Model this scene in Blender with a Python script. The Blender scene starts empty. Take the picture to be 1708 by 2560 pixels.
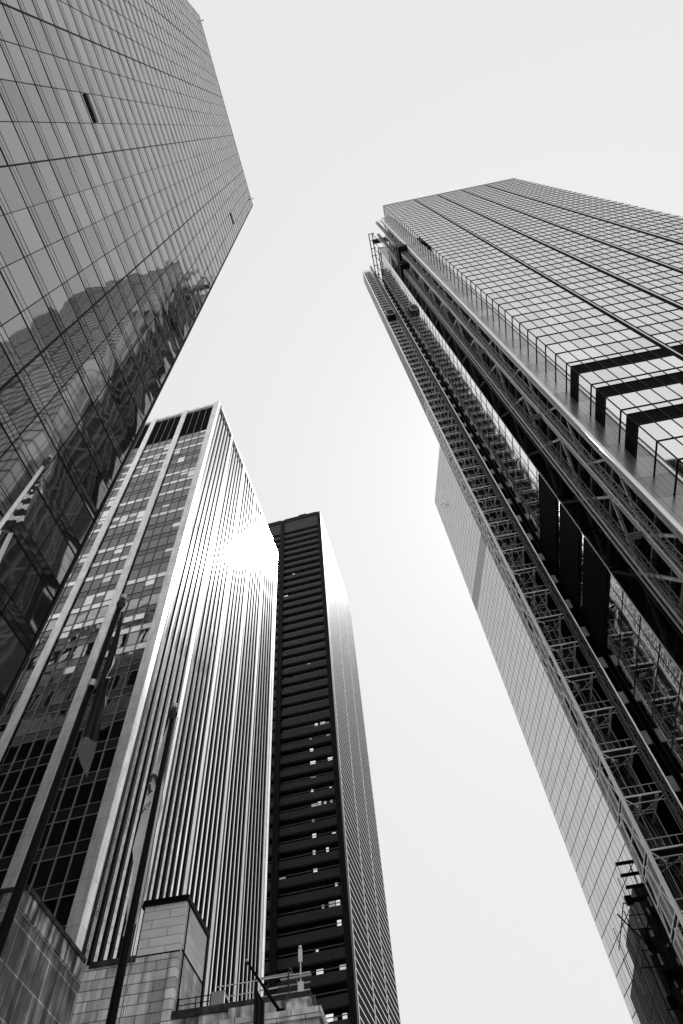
import bpy, math, random
from mathutils import Vector, Matrix
random.seed(7)
R = math.radians
sc = bpy.context.scene
C = sc.collection

# ------------------------------------------------------------------ camera, sky, sun, exposure
cam = bpy.data.objects.new("camera", bpy.data.cameras.new("camera")); C.objects.link(cam)
cam.data.sensor_fit = 'HORIZONTAL'; cam.data.sensor_width = 24.0; cam.data.lens = 24.0*1600/1708
cam.data.clip_start = 0.1; cam.data.clip_end = 6000
M3 = Matrix(((0.991764, 0.128079, 0.0), (0.109509, -0.847967, -0.518613), (-0.066424, 0.514341, -0.855009)))
cam.matrix_world = Matrix.Translation((0, 0, 1.7)) @ M3.to_4x4()
sc.camera = cam
SUN_AZ, SUN_EL = 32.5, 55.35
world = bpy.data.worlds.new("World"); sc.world = world; world.use_nodes = True
wt = world.node_tree; wt.nodes.clear()
sky = wt.nodes.new('ShaderNodeTexSky'); sky.sky_type = 'NISHITA'; sky.sun_disc = False
sky.sun_elevation = R(SUN_EL); sky.sun_rotation = R(SUN_AZ); sky.dust_density = 4.0
bw = wt.nodes.new('ShaderNodeRGBToBW'); scl = wt.nodes.new('ShaderNodeMath'); scl.operation = 'MULTIPLY_ADD'
scl.inputs[1].default_value = 0.045; scl.inputs[2].default_value = 4.85
bg = wt.nodes.new('ShaderNodeBackground'); bg.inputs['Strength'].default_value = 0.1
wo = wt.nodes.new('ShaderNodeOutputWorld')
wt.links.new(sky.outputs[0], bw.inputs[0]); wt.links.new(bw.outputs[0], scl.inputs[0])
wt.links.new(scl.outputs[0], bg.inputs['Color']); wt.links.new(bg.outputs[0], wo.inputs[0])
sun = bpy.data.objects.new("sun", bpy.data.lights.new("sun", 'SUN')); C.objects.link(sun)
sun.data.energy = 5.0; sun.data.angle = R(0.5); sun.data.color = (1, 1, 1)
sd = Vector((math.sin(R(SUN_AZ))*math.cos(R(SUN_EL)), math.cos(R(SUN_AZ))*math.cos(R(SUN_EL)), math.sin(R(SUN_EL))))
sun.rotation_euler = sd.to_track_quat('Z', 'Y').to_euler()
sc.view_settings.view_transform = 'Standard'; sc.view_settings.look = 'None'
sc.view_settings.exposure = 0.72; sc.view_settings.gamma = 1.0
sc.cycles.max_bounces = 8; sc.cycles.glossy_bounces = 5; sc.cycles.diffuse_bounces = 2

# ------------------------------------------------------------------ materials
def mat(name, base=0.3, rough=0.6, metal=0.0, ior=1.5, coat=0.0, coat_rough=0.2, var=0.0, noise=0.0, nscale=(1, 1, 1), bump=0.0, bscale=0.5,
        brick=None, streak=0.0, wave=None, tint=1.0, bvar=0.72, thin=0.0, glow=0.0, iorvar=0.0):
    m = bpy.data.materials.new(name); m.use_nodes = True
    nt = m.node_tree; N = nt.nodes; L = nt.links
    p = N['Principled BSDF']
    p.inputs['Roughness'].default_value = rough; p.inputs['Metallic'].default_value = metal
    p.inputs['IOR'].default_value = ior; p.inputs['Coat Weight'].default_value = coat; p.inputs['Coat Roughness'].default_value = coat_rough
    p.inputs['Specular Tint'].default_value = (tint, tint, tint, 1)
    tc = N.new('ShaderNodeTexCoord')
    val = N.new('ShaderNodeValue'); val.outputs[0].default_value = base; cur = val.outputs[0]
    def mul(a, b):
        q = N.new('ShaderNodeMath'); q.operation = 'MULTIPLY'; L.new(a, q.inputs[0]); L.new(b, q.inputs[1]); return q.outputs[0]
    def rng(a, lo, hi, f0=0.0, f1=1.0):
        q = N.new('ShaderNodeMapRange'); L.new(a, q.inputs[0]); q.inputs[1].default_value = f0; q.inputs[2].default_value = f1
        q.inputs[3].default_value = lo; q.inputs[4].default_value = hi; return q.outputs[0]
    if var:
        at = N.new('ShaderNodeAttribute'); at.attribute_name = 'var'
        cur = mul(cur, rng(at.outputs['Fac'], 1-var, 1+var))
    def noise_tex(scale3, s, detail=4.0):
        mp = N.new('ShaderNodeMapping'); mp.inputs['Scale'].default_value = scale3; L.new(tc.outputs['Object'], mp.inputs[0])
        nz = N.new('ShaderNodeTexNoise'); nz.inputs['Scale'].default_value = s; nz.inputs['Detail'].default_value = detail; nz.inputs['Roughness'].default_value = 0.45
        L.new(mp.outputs[0], nz.inputs['Vector']); return nz.outputs['Fac']
    if noise: cur = mul(cur, rng(noise_tex(nscale, 1.0), 1-noise, 1+noise, 0.3, 0.7))
    if streak: cur = mul(cur, rng(noise_tex((1.3, 1.3, 0.12), 1.6, 6.0), 1-streak, 1+streak*0.6, 0.38, 0.62))
    if brick:
        bwid, bh, mort, dark, axis = brick
        sp = N.new('ShaderNodeSeparateXYZ'); L.new(tc.outputs['Object'], sp.inputs[0])
        cb = N.new('ShaderNodeCombineXYZ'); of = N.new('ShaderNodeMath'); of.inputs[1].default_value = 413.31; L.new(sp.outputs[axis], of.inputs[0]); L.new(of.outputs[0], cb.inputs[0]); L.new(sp.outputs[2], cb.inputs[1])
        br = N.new('ShaderNodeTexBrick'); L.new(cb.outputs[0], br.inputs['Vector'])
        br.inputs['Color1'].default_value = (1, 1, 1, 1); br.inputs['Color2'].default_value = (bvar, bvar, bvar, 1)
        br.inputs['Mortar'].default_value = (dark, dark, dark, 1); br.inputs['Scale'].default_value = 1.0
        br.inputs['Mortar Size'].default_value = mort; br.inputs['Brick Width'].default_value = bwid; br.inputs['Row Height'].default_value = bh
        br.inputs['Mortar Smooth'].default_value = 0.1
        bb = N.new('ShaderNodeRGBToBW'); L.new(br.outputs['Color'], bb.inputs[0]); cur = mul(cur, bb.outputs[0])
    cc = N.new('ShaderNodeCombineColor')
    for i in range(3): L.new(cur, cc.inputs[i])
    L.new(cc.outputs[0], p.inputs['Base Color'])
    if iorvar: L.new(rng(at.outputs['Fac'], ior-iorvar, ior+iorvar), p.inputs['IOR'])
    if glow: L.new(cc.outputs[0], p.inputs['Emission Color']); p.inputs['Emission Strength'].default_value = glow
    if thin:
        tl = N.new('ShaderNodeBsdfTranslucent'); L.new(cc.outputs[0], tl.inputs[0]); mx = N.new('ShaderNodeMixShader'); mx.inputs[0].default_value = thin
        L.new(p.outputs[0], mx.inputs[1]); L.new(tl.outputs[0], mx.inputs[2]); L.new(mx.outputs[0], N['Material Output'].inputs[0])
    if bump:
        h = noise_tex(wave or (1, 1, 1), bscale, 0.0 if bump < 0.0095 or wave else 2.0)
        b = N.new('ShaderNodeBump'); b.inputs['Distance'].default_value = bump; b.inputs['Strength'].default_value = 1.0
        L.new(h, b.inputs['Height']); L.new(b.outputs[0], p.inputs['Normal'])
        if coat: L.new(b.outputs[0], p.inputs['Coat Normal'])
    return m
M = dict(
    glassA=mat('tower_glass', 0.03, 0.03, ior=3.0, iorvar=0.5, var=0.9, bump=0.012, bscale=0.35, wave=(1, 1.5, 0.6)),
    blindA=mat('blind_glass', 0.16, 0.06, ior=2.2, var=0.4, bump=0.03, bscale=0.45),
    black=mat('black_metal', 0.005, 0.5, ior=1.12), blackgloss=mat('black_cladding', 0.005, 0.4, ior=1.1),
    dark=mat('dark_metal', 0.014, 0.45, ior=1.25), grey=mat('grey_paint', 0.22, 0.5, noise=0.2),
    glassB=mat('office_glass', 0.012, 0.03, ior=2.15, var=0.5, bump=0.012, bscale=0.5),
    blindB=mat('office_blind', 0.9, 0.3, metal=0.7, var=0.2), spandrelB=mat('spandrel_glass', 0.03, 0.12, ior=1.7, var=0.6),
    glassBR=mat('side_glass', 0.95, 0.04, metal=1.0, var=0.05, bump=0.006, bscale=0.6, coat=0.09, coat_rough=0.19),
    sidestone=mat('side_stone', 0.42, 0.6, noise=0.12, brick=(40, 1.95, 0.02, 0.6, 0), bvar=0.85), marble=mat('white_marble', 0.95, 0.28, metal=0.3, ior=1.9, noise=0.2, nscale=(1.5, 1.5, 0.35), brick=(40, 1.95, 0.02, 0.45, 1), bvar=0.88),
    glassC=mat('dark_strip_glass', 0.005, 0.08, ior=1.4, var=0.6), sheet=mat('pale_sheet', 0.6, 0.6, var=0.3), brightC=mat('lit_window', 0.8, 0.5, var=0.6, glow=0.3),  # bright window panes have an added glow of their own
    spanC=mat('dark_spandrel', 0.04, 0.55, ior=1.3, noise=0.15), pierC=mat('dark_pier', 0.018, 0.6, ior=1.15), whiteC=mat('white_sill', 0.7, 0.35),
    panelE=mat('pale_panel', 0.66, 0.16, metal=1.0, var=0.05, tint=0.72), jointE=mat('joint', 0.03, 0.6),
    glassD=mat('bright_glass', 0.91, 0.04, metal=1.0, var=0.09, bump=0.004, bscale=0.3, tint=0.72), louver=mat('black_louver', 0.004, 0.6, ior=1.06),
    steelD=mat('brushed_panel', 0.55, 0.28, metal=0.9, var=0.25, noise=0.12, nscale=(0.6, 0.6, 0.12)), steelbright=mat('bright_steel', 0.97, 0.3, metal=0.6),
    glassW=mat('wing_glass', 0.85, 0.03, metal=1.0, var=0.08, bump=0.01, bscale=0.35),
    darkglass=mat('dark_glass', 0.006, 0.07, ior=1.55, var=0.5, bump=0.01), galv=mat('galvanised_steel', 0.42, 0.4, metal=0.3), pale=mat('pale_steel', 0.9, 0.45), zinc=mat('weathered_zinc', 0.14, 0.5, ior=1.3),
    mesh=mat('dark_mesh_panel', 0.05, 0.6, noise=0.3, ior=1.2), ply=mat('infill_panel', 0.2, 0.6, noise=0.4), white=mat('white_paint', 0.8, 0.5),
    sign=mat('sign_white', 0.85, 0.5), ink=mat('black_ink', 0.01, 0.6), brace=mat('pale_brace', 0.42, 0.45, noise=0.15),
    slab=mat('concrete_slab', 0.10, 0.7), interior=mat('dark_interior', 0.005, 0.8, ior=1.1),
    stone=mat('limestone', 0.9, 0.8, noise=0.2, nscale=(1, 1, 1), brick=(1.45, 0.51, 0.022, 0.12, 0), bvar=0.6, streak=0.35, bump=0.01, bscale=12),
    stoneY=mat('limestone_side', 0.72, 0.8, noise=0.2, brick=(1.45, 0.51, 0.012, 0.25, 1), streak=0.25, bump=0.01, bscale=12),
    smooth=mat('smooth_stone', 0.9, 0.7, noise=0.06, brick=(2.1, 0.505, 0.014, 0.15, 0), bvar=0.85), smoothY=mat('smooth_stone_side', 0.9, 0.7, noise=0.06, brick=(2.1, 0.505, 0.009, 0.3, 1)),
    slabwall=mat('stained_stone', 0.2, 0.75, noise=0.6, nscale=(0.9, 0.9, 0.7), brick=(1.25, 1.75, 0.03, 2.6, 1), streak=0.6, bump=0.02, bscale=8),
    weathered=mat('weathered_stone', 0.45, 0.85, noise=0.8, nscale=(1.1, 1.1, 0.9), streak=0.9, bump=0.03, bscale=6),
    coping=mat('stained_coping', 0.035, 0.8, noise=0.8, nscale=(2, 2, 2), streak=0.6),
    ornate=mat('pale_stone_front', 0.92, 0.8, noise=0.1), pole=mat('bronze_pole', 0.005, 0.35, ior=1.1, noise=0.2, nscale=(3, 3, 0.5)),
    poleHighlight=mat('highlight_white_pole', 0.85, 0.3), ball=mat('pole_ball', 0.35, 0.25, metal=0.7), rope=mat('rope', 0.1, 0.8),  # pole white stands in for the sun highlight on a dark flagpole
    clothW=mat('white_cloth', 0.97, 0.85, thin=0.5, noise=0.06, nscale=(4, 4, 1)), clothD=mat('dark_cloth', 0.012, 0.85, noise=0.3, nscale=(6, 6, 1)),
    clothG=mat('grey_cloth', 0.09, 0.85, noise=0.2, nscale=(6, 6, 1)), clothK=mat('black_cloth', 0.006, 0.9),
    concrete=mat('pale_concrete', 0.48, 0.9, noise=0.3, nscale=(.2, .2, .2)), asphalt=mat('asphalt', 0.05, 0.9, noise=0.3, nscale=(3, 3, 3)), paving=mat('paving', 0.25, 0.8, noise=0.2, nscale=(1, 1, 1)),
    paint=mat('road_paint', 0.7, 0.6), darkbuild=mat('dark_netting', 0.025, 0.8, noise=0.5, nscale=(0.5, 0.5, 0.5)),
)

# ------------------------------------------------------------------ mesh helpers
class MB:
    def __init__(s): s.v = []; s.f = []; s.a = []; s.mi = []
    def face(s, pts, a=0.5, mi=0):
        i = len(s.v); s.v += [tuple(p) for p in pts]; s.f.append(tuple(range(i, i+len(pts)))); s.a.append(a); s.mi.append(mi)
    def box(s, x0, x1, y0, y1, z0, z1, a=0.5, mi=0):
        i = len(s.v)
        s.v += [(x0, y0, z0), (x1, y0, z0), (x1, y1, z0), (x0, y1, z0), (x0, y0, z1), (x1, y0, z1), (x1, y1, z1), (x0, y1, z1)]
        for q in ((3, 2, 1, 0), (4, 5, 6, 7), (0, 1, 5, 4), (1, 2, 6, 5), (2, 3, 7, 6), (3, 0, 4, 7)):
            s.f.append(tuple(i+k for k in q)); s.a.append(a); s.mi.append(mi)
        return s
    def bar(s, p, q, w, h=None, a=0.5, mi=0):
        p = Vector(p); q = Vector(q); d = (q-p)
        if d.length < 1e-6: return s
        d.normalize(); up = Vector((0, 0, 1)) if abs(d.z) < 0.9 else Vector((1, 0, 0))
        x = d.cross(up).normalized()*w/2; y = d.cross(x).normalized()*(h or w)/2
        i = len(s.v)
        for b in (p, q):
            for (c, e) in ((-1, -1), (1, -1), (1, 1), (-1, 1)): s.v.append(tuple(b + x*c + y*e))
        for k in range(4): s.f.append((i+k, i+(k+1) % 4, i+4+(k+1) % 4, i+4+k)); s.a.append(a); s.mi.append(mi)
        s.f += [(i+3, i+2, i+1, i), (i+4, i+5, i+6, i+7)]; s.a += [a, a]; s.mi += [mi, mi]
        return s
    def tube(s, pts, rad, n=12, a=0.5):
        pts = [Vector(p) for p in pts]; rings = []
        for j, p in enumerate(pts):
            d = (pts[min(j+1, len(pts)-1)] - pts[max(j-1, 0)]).normalized()
            up = Vector((0, 0, 1)) if abs(d.z) < 0.9 else Vector((1, 0, 0))
            x = d.cross(up).normalized(); y = d.cross(x).normalized(); r = rad[j] if isinstance(rad, (list, tuple)) else rad
            rings.append(len(s.v))
            for k in range(n):
                t = 2*math.pi*k/n; s.v.append(tuple(p + (x*math.cos(t)+y*math.sin(t))*r))
        for j in range(len(pts)-1):
            for k in range(n): s.f.append((rings[j]+k, rings[j]+(k+1) % n, rings[j+1]+(k+1) % n, rings[j+1]+k)); s.a.append(a); s.mi.append(0)
        s.f.append(tuple(rings[0]+k for k in range(n))); s.f.append(tuple(rings[-1]+k for k in range(n))); s.a += [a, a]; s.mi += [0, 0]
        return s
    def ball(s, c, r, n=14, m=8):
        pts = [(c[0], c[1], c[2]+r*math.cos(math.pi*j/m)) for j in range(m+1)]
        base = len(s.v)
        for j in range(m+1):
            rr = r*math.sin(math.pi*j/m)
            for k in range(n): s.v.append((c[0]+rr*math.cos(2*math.pi*k/n), c[1]+rr*math.sin(2*math.pi*k/n), pts[j][2]))
        for j in range(m):
            for k in range(n): s.f.append((base+j*n+k, base+j*n+(k+1) % n, base+(j+1)*n+(k+1) % n, base+(j+1)*n+k)); s.a.append(0.5); s.mi.append(0)
        return s
    def add(s, o):
        i = len(s.v); s.v += o.v; s.f += [tuple(i+k for k in f) for f in o.f]; s.a += o.a; s.mi += o.mi; return s
    def build(s, name, m, parent=None, smooth=False, off=None, kind=None):
        me = bpy.data.meshes.new(name)
        ox, oy = off or (0, 0)
        me.from_pydata([(x-ox, y-oy, z) for x, y, z in s.v] if off else s.v, [], s.f)
        for mm in (m if isinstance(m, (list, tuple)) else [m]): me.materials.append(mm)
        at = me.attributes.new('var', 'FLOAT', 'FACE'); at.data.foreach_set('value', s.a)
        me.polygons.foreach_set('material_index', s.mi)
        if smooth or getattr(s, 'smooth', False): me.polygons.foreach_set('use_smooth', [True]*len(s.f))
        me.update()
        o = bpy.data.objects.new(name, me); C.objects.link(o); o.parent = parent
        if kind: o['kind'] = kind
        return o

class Frame:
    """a thing standing in a street grid turned by az degrees; local x = to the right of the street, local y = along it"""
    def __init__(s, name, az, l0, t0, label, cat, group=None):
        a = R(az); s.u = Vector((math.sin(a), math.cos(a), 0)); s.n = Vector((math.cos(a), -math.sin(a), 0)); s.off = (l0, t0)
        o = bpy.data.objects.new(name, None); C.objects.link(o); s.o = o
        o.location = s.n*l0 + s.u*t0; o.rotation_euler = (0, 0, -a); o.empty_display_size = 1
        tag(o, label, cat, group)
    def part(s, name, m, mb, parent=None, smooth=False, kind=None, label=None):
        o = mb.build(name, m, parent or s.o, smooth, None if parent else s.off, kind)
        if parent and parent != s.o:
            o.data.transform(Matrix.Translation((-s.off[0], -s.off[1], 0)))
        if label: o['label'] = label
        return o
    def w(s, p): return s.n*p[0] + s.u*p[1] + Vector((0, 0, p[2]))
def tag(o, label, cat, group=None, kind=None):
    if label: o['label'] = label
    if cat: o['category'] = cat
    if group: o['group'] = group
    if kind: o['kind'] = kind
    return o
MI = M3.inverted()
def size_in_view(F, pts):
    """rough picture size of a piece, to choose which pieces are parts of their own"""
    xs = []; ys = []
    for p in pts:
        c = MI @ (F.w(p) - Vector((0, 0, 1.7)))
        if c.z > -0.5: return 0
        xs.append(854+1600*c.x/-c.z); ys.append(1280-1600*c.y/-c.z)
    x0, x1 = max(0, min(xs)), min(1708, max(xs)); y0, y1 = max(0, min(ys)), min(2560, max(ys))
    return max(0, x1-x0)*max(0, y1-y0)
def multi(F, name, m, items, n=100, rest=None, parent=None):
    """items: MBs of one kind on one thing; the n that show largest become parts, the others one part"""
    if len(items) > n:
        items = sorted(items, key=lambda b: -size_in_view(F, b.v if getattr(b, 'smooth', False) else b.v[:8]))
    for b in items[:n]: F.part(name, m, b, parent)
    r = MB(); r.smooth = any(getattr(b, 'smooth', False) for b in items)
    for b in items[n:]: r.add(b)
    if r.v: F.part(rest or name+'_field', m, r, parent, kind='stuff')
def quad(axis, c, u0, u1, z0, z1, out, tilt, a):
    """a pane on the plane axis=c; 'out' is the sign of its outward side; slight real tilt"""
    b = MB(); tu = random.gauss(0, tilt)*(u1-u0)/2; tz = random.gauss(0, tilt)*(z1-z0)/2
    P = []
    for (u, z, su, sz) in ((u0, z0, -1, -1), (u1, z0, 1, -1), (u1, z1, 1, 1), (u0, z1, -1, 1)):
        d = c + su*tu + sz*tz
        P.append((u, d, z) if axis == 1 else (d, u, z))
    flip = (axis == 1 and out > 0) or (axis == 0 and out < 0)
    b.face(P[::-1] if flip else P, a); return b
def pane(axis, c, u0, u1, z0, z1, out, tilt, a, bulge=0.008, nu=3, nz=4):
    """a pane like quad() but very slightly bowed, as toughened glass is"""
    tu = random.gauss(0, tilt)*(u1-u0)/2; tz = random.gauss(0, tilt)*(z1-z0)/2; h = random.gauss(0.3*bulge, bulge); sk = random.uniform(-0.5, 0.5)
    b = MB(); flip = (axis == 1 and out > 0) or (axis == 0 and out < 0)
    for j in range(nz+1):
        for i in range(nu+1):
            p, q = -1+2*i/nu, -1+2*j/nz
            d = c + p*tu + q*tz + out*h*(1-p*p)*(1-q*q+sk*q*(1-q*q)); u = u0+(u1-u0)*i/nu; z = z0+(z1-z0)*j/nz
            b.v.append((u, d, z) if axis == 1 else (d, u, z))
    for j in range(nz):
        for i in range(nu):
            k0 = j*(nu+1)+i; f = (k0, k0+1, k0+nu+2, k0+nu+1); b.f.append(f[::-1] if flip else f); b.a.append(a); b.mi.append(0)
    b.smooth = True; return b
def lattice(mb, x, y, z0, z1, w, chord=0.12, br=0.06, step=1.5):
    c = [(x-w/2, y-w/2), (x+w/2, y-w/2), (x+w/2, y+w/2), (x-w/2, y+w/2)]
    for p in c: mb.bar((*p, z0), (*p, z1), chord)
    z = z0; k = 0
    while z < z1-0.01:
        zz = min(z+step, z1)
        for i in range(4):
            p, q = c[i], c[(i+1) % 4]
            if k % 2: p, q = q, p
            mb.bar((*p, z), (*q, zz), br); mb.bar((*c[i], z), (*c[(i+1) % 4], z), br)
        z = zz; k += 1
    return mb
def text_mb(s, size, fn, thick=0.02):
    """lettering as flat raised faces; fn maps (x, y, height) to a point"""
    cu = bpy.data.curves.new('t', 'FONT'); cu.body = s; cu.size = size; cu.extrude = thick; cu.resolution_u = 3
    ob = bpy.data.objects.new('t', cu); me = ob.to_mesh(); mb = MB()
    mb.v = [tuple(fn(v.co.x, v.co.y, v.co.z)) for v in me.vertices]; mb.f = [tuple(p.vertices) for p in me.polygons]
    mb.a = [0.5]*len(mb.f); mb.mi = [0]*len(mb.f)
    ob.to_mesh_clear(); bpy.data.objects.remove(ob); bpy.data.curves.remove(cu); return mb

# ------------------------------------------------------------------ ground
g = MB().box(-3.2, 20.0, -200, 200, 0.001, 0.004); tag(g.build('road', M['asphalt']), 'grey asphalt road between the pavements', None, None, 'structure')
g = MB().box(-900, 900, -900, 900, -1.0, 0.0).build('ground', M['concrete']); tag(g, 'pale street ground between the towers', None, None, 'structure')
g = MB(); g.box(-15.0, -3.2, -30, 60, 0.004, 0.15); g.build('pavement', M['paving'])['kind'] = 'structure'
g = MB(); g.box(20.0, 30.0, -30, 60, 0.004, 0.15); g.build('pavement', M['paving'])['kind'] = 'structure'
g = MB()
for y in range(-28, 58, 6): g.box(8.0, 8.15, y, y+3, 0.005, 0.008)
tag(g.build('road_marking', M['paint']), 'dashed white lane line painted on the asphalt', None, None, 'structure')

# ------------------------------------------------------------------ A: glass tower on the left
def tower_a():
    d = 16.0; F = Frame('glass_tower', 7.1, -d, 15.7, 'huge dark glass tower filling the left edge, its panes mirroring a grid facade', 'skyscraper')
    mod = 0.1379*d; fl = 0.22*d; tE = 0.985*d; nm = 20; H = 12.7*d+1.7; tS = tE-nm*mod
    F.part('wall', M['black'], MB().box(-d-34, -d-0.25, tS+0.05, tE-0.05, 0, H-0.3))
    tr = []; big = []; gl = []; bl = []; sp = []
    nf = int(H/fl)+1; zoff = 1.7 + (2.631 % 0.22)*d - fl
    for k in range(nf+1):
        z = zoff+k*fl
        za, zb, zc, zd = z+0.0, z+0.28*fl, z+0.46*fl, z+fl
        for i in range(nm):
            y0, y1 = tS+i*mod, tS+(i+1)*mod
            for (p, q, lst) in ((za, zb, sp), (zb, min(zd, H), gl)):
                if q > H: q = H
                if p >= H: continue
                z0 = max(p, 0)
                if q <= z0: continue
                L2 = bl if (lst is gl and random.random() < 0.0) else lst
                L2.append(pane(0, -d, y0, y1, z0, q, 1, 0.0030, random.random(), 0.009 if lst is gl else 0.004, 3, 3))
        if z < H: tr.append(MB().box(-d-0.05, -d+0.025, tS, tE, z-0.045, z+0.045))
        if zb < H: tr.append(MB().box(-d-0.05, -d+0.012, tS+0.01, tE-0.01, zb-0.02, zb+0.02))
        zz = z+0.13*fl
        if zz < H: tr.append(MB().box(-d-0.05, -d+0.012, tS+0.01, tE-0.01, zz-0.012, zz+0.012))
    multi(F, 'window_pane', M['glassA'], gl, 100, 'window_pane_field'); multi(F, 'spandrel_pane', M['glassA'], sp, 100, 'spandrel_pane_field')
    multi(F, 'transom', M['black'], tr, 100, 'transom_field')
    for i in range(nm+1):
        y = tS+i*mod; thick = (i % 4 == 0); w = 0.09 if thick else 0.035
        F.part('mullion', M['black'], MB().box(-d-0.04, -d+(0.05 if thick else 0.035), y-w/2, y+w/2, 0, H))
    F.part('parapet', M['grey'], MB().box(-d-0.3, -d+0.05, tS, tE, H, H+0.35))
    F.part('corner_edge', M['dark'], MB().box(-d-0.3, -d+0.1, tE, tE+0.12, 0, H+0.2))
    for (t, z, dz) in ((-0.26, 4.0, 1), (0.79, 8.8, 1)):
        i = round((t*d-tS)/mod-0.5); y0 = tS+i*mod; zz = zoff+round((z*d+1.7-zoff)/fl)*fl
        F.part('open_window', M['ink'], MB().box(-d-0.02, -d+0.16, y0+0.05, y0+mod-0.05, zz+0.3*fl, zz+0.5*fl))
    for y in (tE-1.5, tS+1.0):
        F.part('roof_bracket', M['black'], MB().box(-d-0.2, -d+0.6, y-0.06, y+0.06, H+0.35, H+0.5).box(-d+0.45, -d+0.65, y-0.15, y+0.15, H, H+0.5))
tower_a()

# ------------------------------------------------------------------ B: office tower with marble piers
def tower_b():
    T = 50.3; Lc = -33.7; H = 149.4+1.7; F = Frame('marble_pier_tower', 8.3, Lc, T, 'office tower with pale marble piers and black mullions, dark louvre band under its roof', 'skyscraper')
    F.part('wall', M['interior'], MB().box(-90, Lc-0.6, T+0.6, 96.2, 0, H-0.4))
    fl = 3.9*1.0; P = 7.93
    # front face (towards the street corner), plane y=T+0.35
    gl, sp, bl, tr, mu, lo = [], [], [], [], [], []
    yg = T+0.35
    piers = [Lc-1.3-P*i for i in range(8)]
    z0 = 2.9
    nf = 35
    for i in range(7):
        xr = piers[i]; xl = piers[i+1]+1.25 if i < 6 else piers[i]-P+1.25
        w = (xr-xl)/4
        for j in range(1, 4): mu.append(MB().box(xl+j*w-0.045, xl+j*w+0.045, yg-0.14, yg-0.01, 0, H-2.1))
        for k in range(nf+1):
            za = z0+k*fl
            if za+fl > H-12.5: 
                continue
            bright = random.random() < 0.5; brow = random.random() < 0.14
            tr.append(MB().box(xl, xr, yg-0.08, yg-0.01, za-0.03, za+0.03)); tr.append(MB().box(xl, xr, yg-0.08, yg-0.01, za+1.3-0.02, za+1.3+0.02))
            for j in range(4):
                a = random.random(); x0, x1 = xl+j*w, xl+(j+1)*w
                b = quad(1, yg, x0, x1, za, za+1.3, -1, 0.002, a); (bl if bright and za > 60 else sp).append(b)
                if (random.random() < 0.12 or brow) and za > 60:
                    s = random.choice((0.35, 0.5, 1.0)); bl.append(quad(1, yg, x0, x1, za+3.9-2.6*s, za+3.9, -1, 0.001, a))
                    if s < 1: gl.append(quad(1, yg, x0, x1, za+1.3, za+3.9-2.6*s, -1, 0.004, random.random()))
                else: gl.append(pane(1, yg, x0, x1, za+1.3, za+3.9, -1, 0.003, random.random(), 0.007, 3, 3))
        zt = z0 + (int((H-12.5-z0)/fl))*fl
        lo.append(MB().box(xl, xr, yg-0.04, yg+0.1, zt, H-2.4))
        F.part('header_panel', M['grey'], MB().box(xl, xr, yg-0.1, yg+0.2, H-2.4, H-1.2))
        F.part('parapet_slab', M['marble'], MB().box(xl, xr, yg-0.15, yg+1.0, H-1.2, H))
        for j in range(1, 4): F.part('louvre_fin', M['grey'], MB().box(xl+j*w-0.03, xl+j*w+0.03, yg-0.12, yg-0.045, zt, H-2.4))
        for q in (xl, xr): F.part('edge_mullion', M['black'], MB().box(q-0.1 if q == xr else q, q if q == xr else q+0.1, yg-0.16, yg-0.005, 0, H-2.1))
    for b in lo: F.part('louvre_band', M['louver'], b)
    multi(F, 'window_pane', M['glassB'], gl, 100, 'window_pane_field'); multi(F, 'spandrel_pane', M['spandrelB'], sp, 100, 'spandrel_pane_field')
    multi(F, 'blind_pane', M['blindB'], bl, 100, 'blind_pane_field'); multi(F, 'transom', M['galv'], tr, 100, 'transom_field')
    for b in mu: F.part('mullion', M['grey'], b)
    for i, x in enumerate(piers):
        if i == 0: F.part('corner_pier', M['marble'], MB().box(x, x+1.3, T, T+1.45, 0, H+0.1))
        else: F.part('pier', M['marble'], MB().box(x, x+1.25, T, T+0.9, 0, H+0.05))
    # side face along the street, plane x=Lc
    xg = Lc-0.10; mod = 8.9/6
    fin, gp, sp2 = [], [], []
    y = T+1.45
    n = 31
    for i in range(n):
        y0 = T+1.45+i*mod; y1 = y0+mod
        if y1 > 96.3: break
        if i % 6 == 5:
            F.part('side_pier', M['sidestone'], MB().box(Lc-0.5, Lc+0.02, y0+0.1, y1-0.25, 0, H-0.2))
        for k in range(40):
            za = z0+k*fl
            if za+fl > H-1: break
            gp.append(quad(0, xg, y0, y1, za, za+2.6, 1, 0.0015, random.random())); sp2.append(quad(0, xg, y0, y1, za+2.6, za+3.9, 1, 0.0012, random.random()))
        fin.append(MB().box(xg-0.05, Lc+0.06, y0-0.22, y0+0.22, 0, H-1.6 + (1.4 if i % 6 == 0 else 0)))
    for b in fin: F.part('black_fin', M['blackgloss'], b)
    multi(F, 'side_window_pane', M['glassBR'], gp, 100, 'side_window_pane_field'); multi(F, 'side_spandrel_pane', M['glassBR'], sp2, 100, 'side_spandrel_pane_field')
    F.part('side_parapet', M['marble'], MB().box(Lc-0.7, Lc+0.05, T+1.45, 96.2, H-1.0, H))
    F.part('end_pier', M['marble'], MB().box(Lc-0.7, Lc+0.08, 96.2, 97.2, 0, H))
tower_b()

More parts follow.
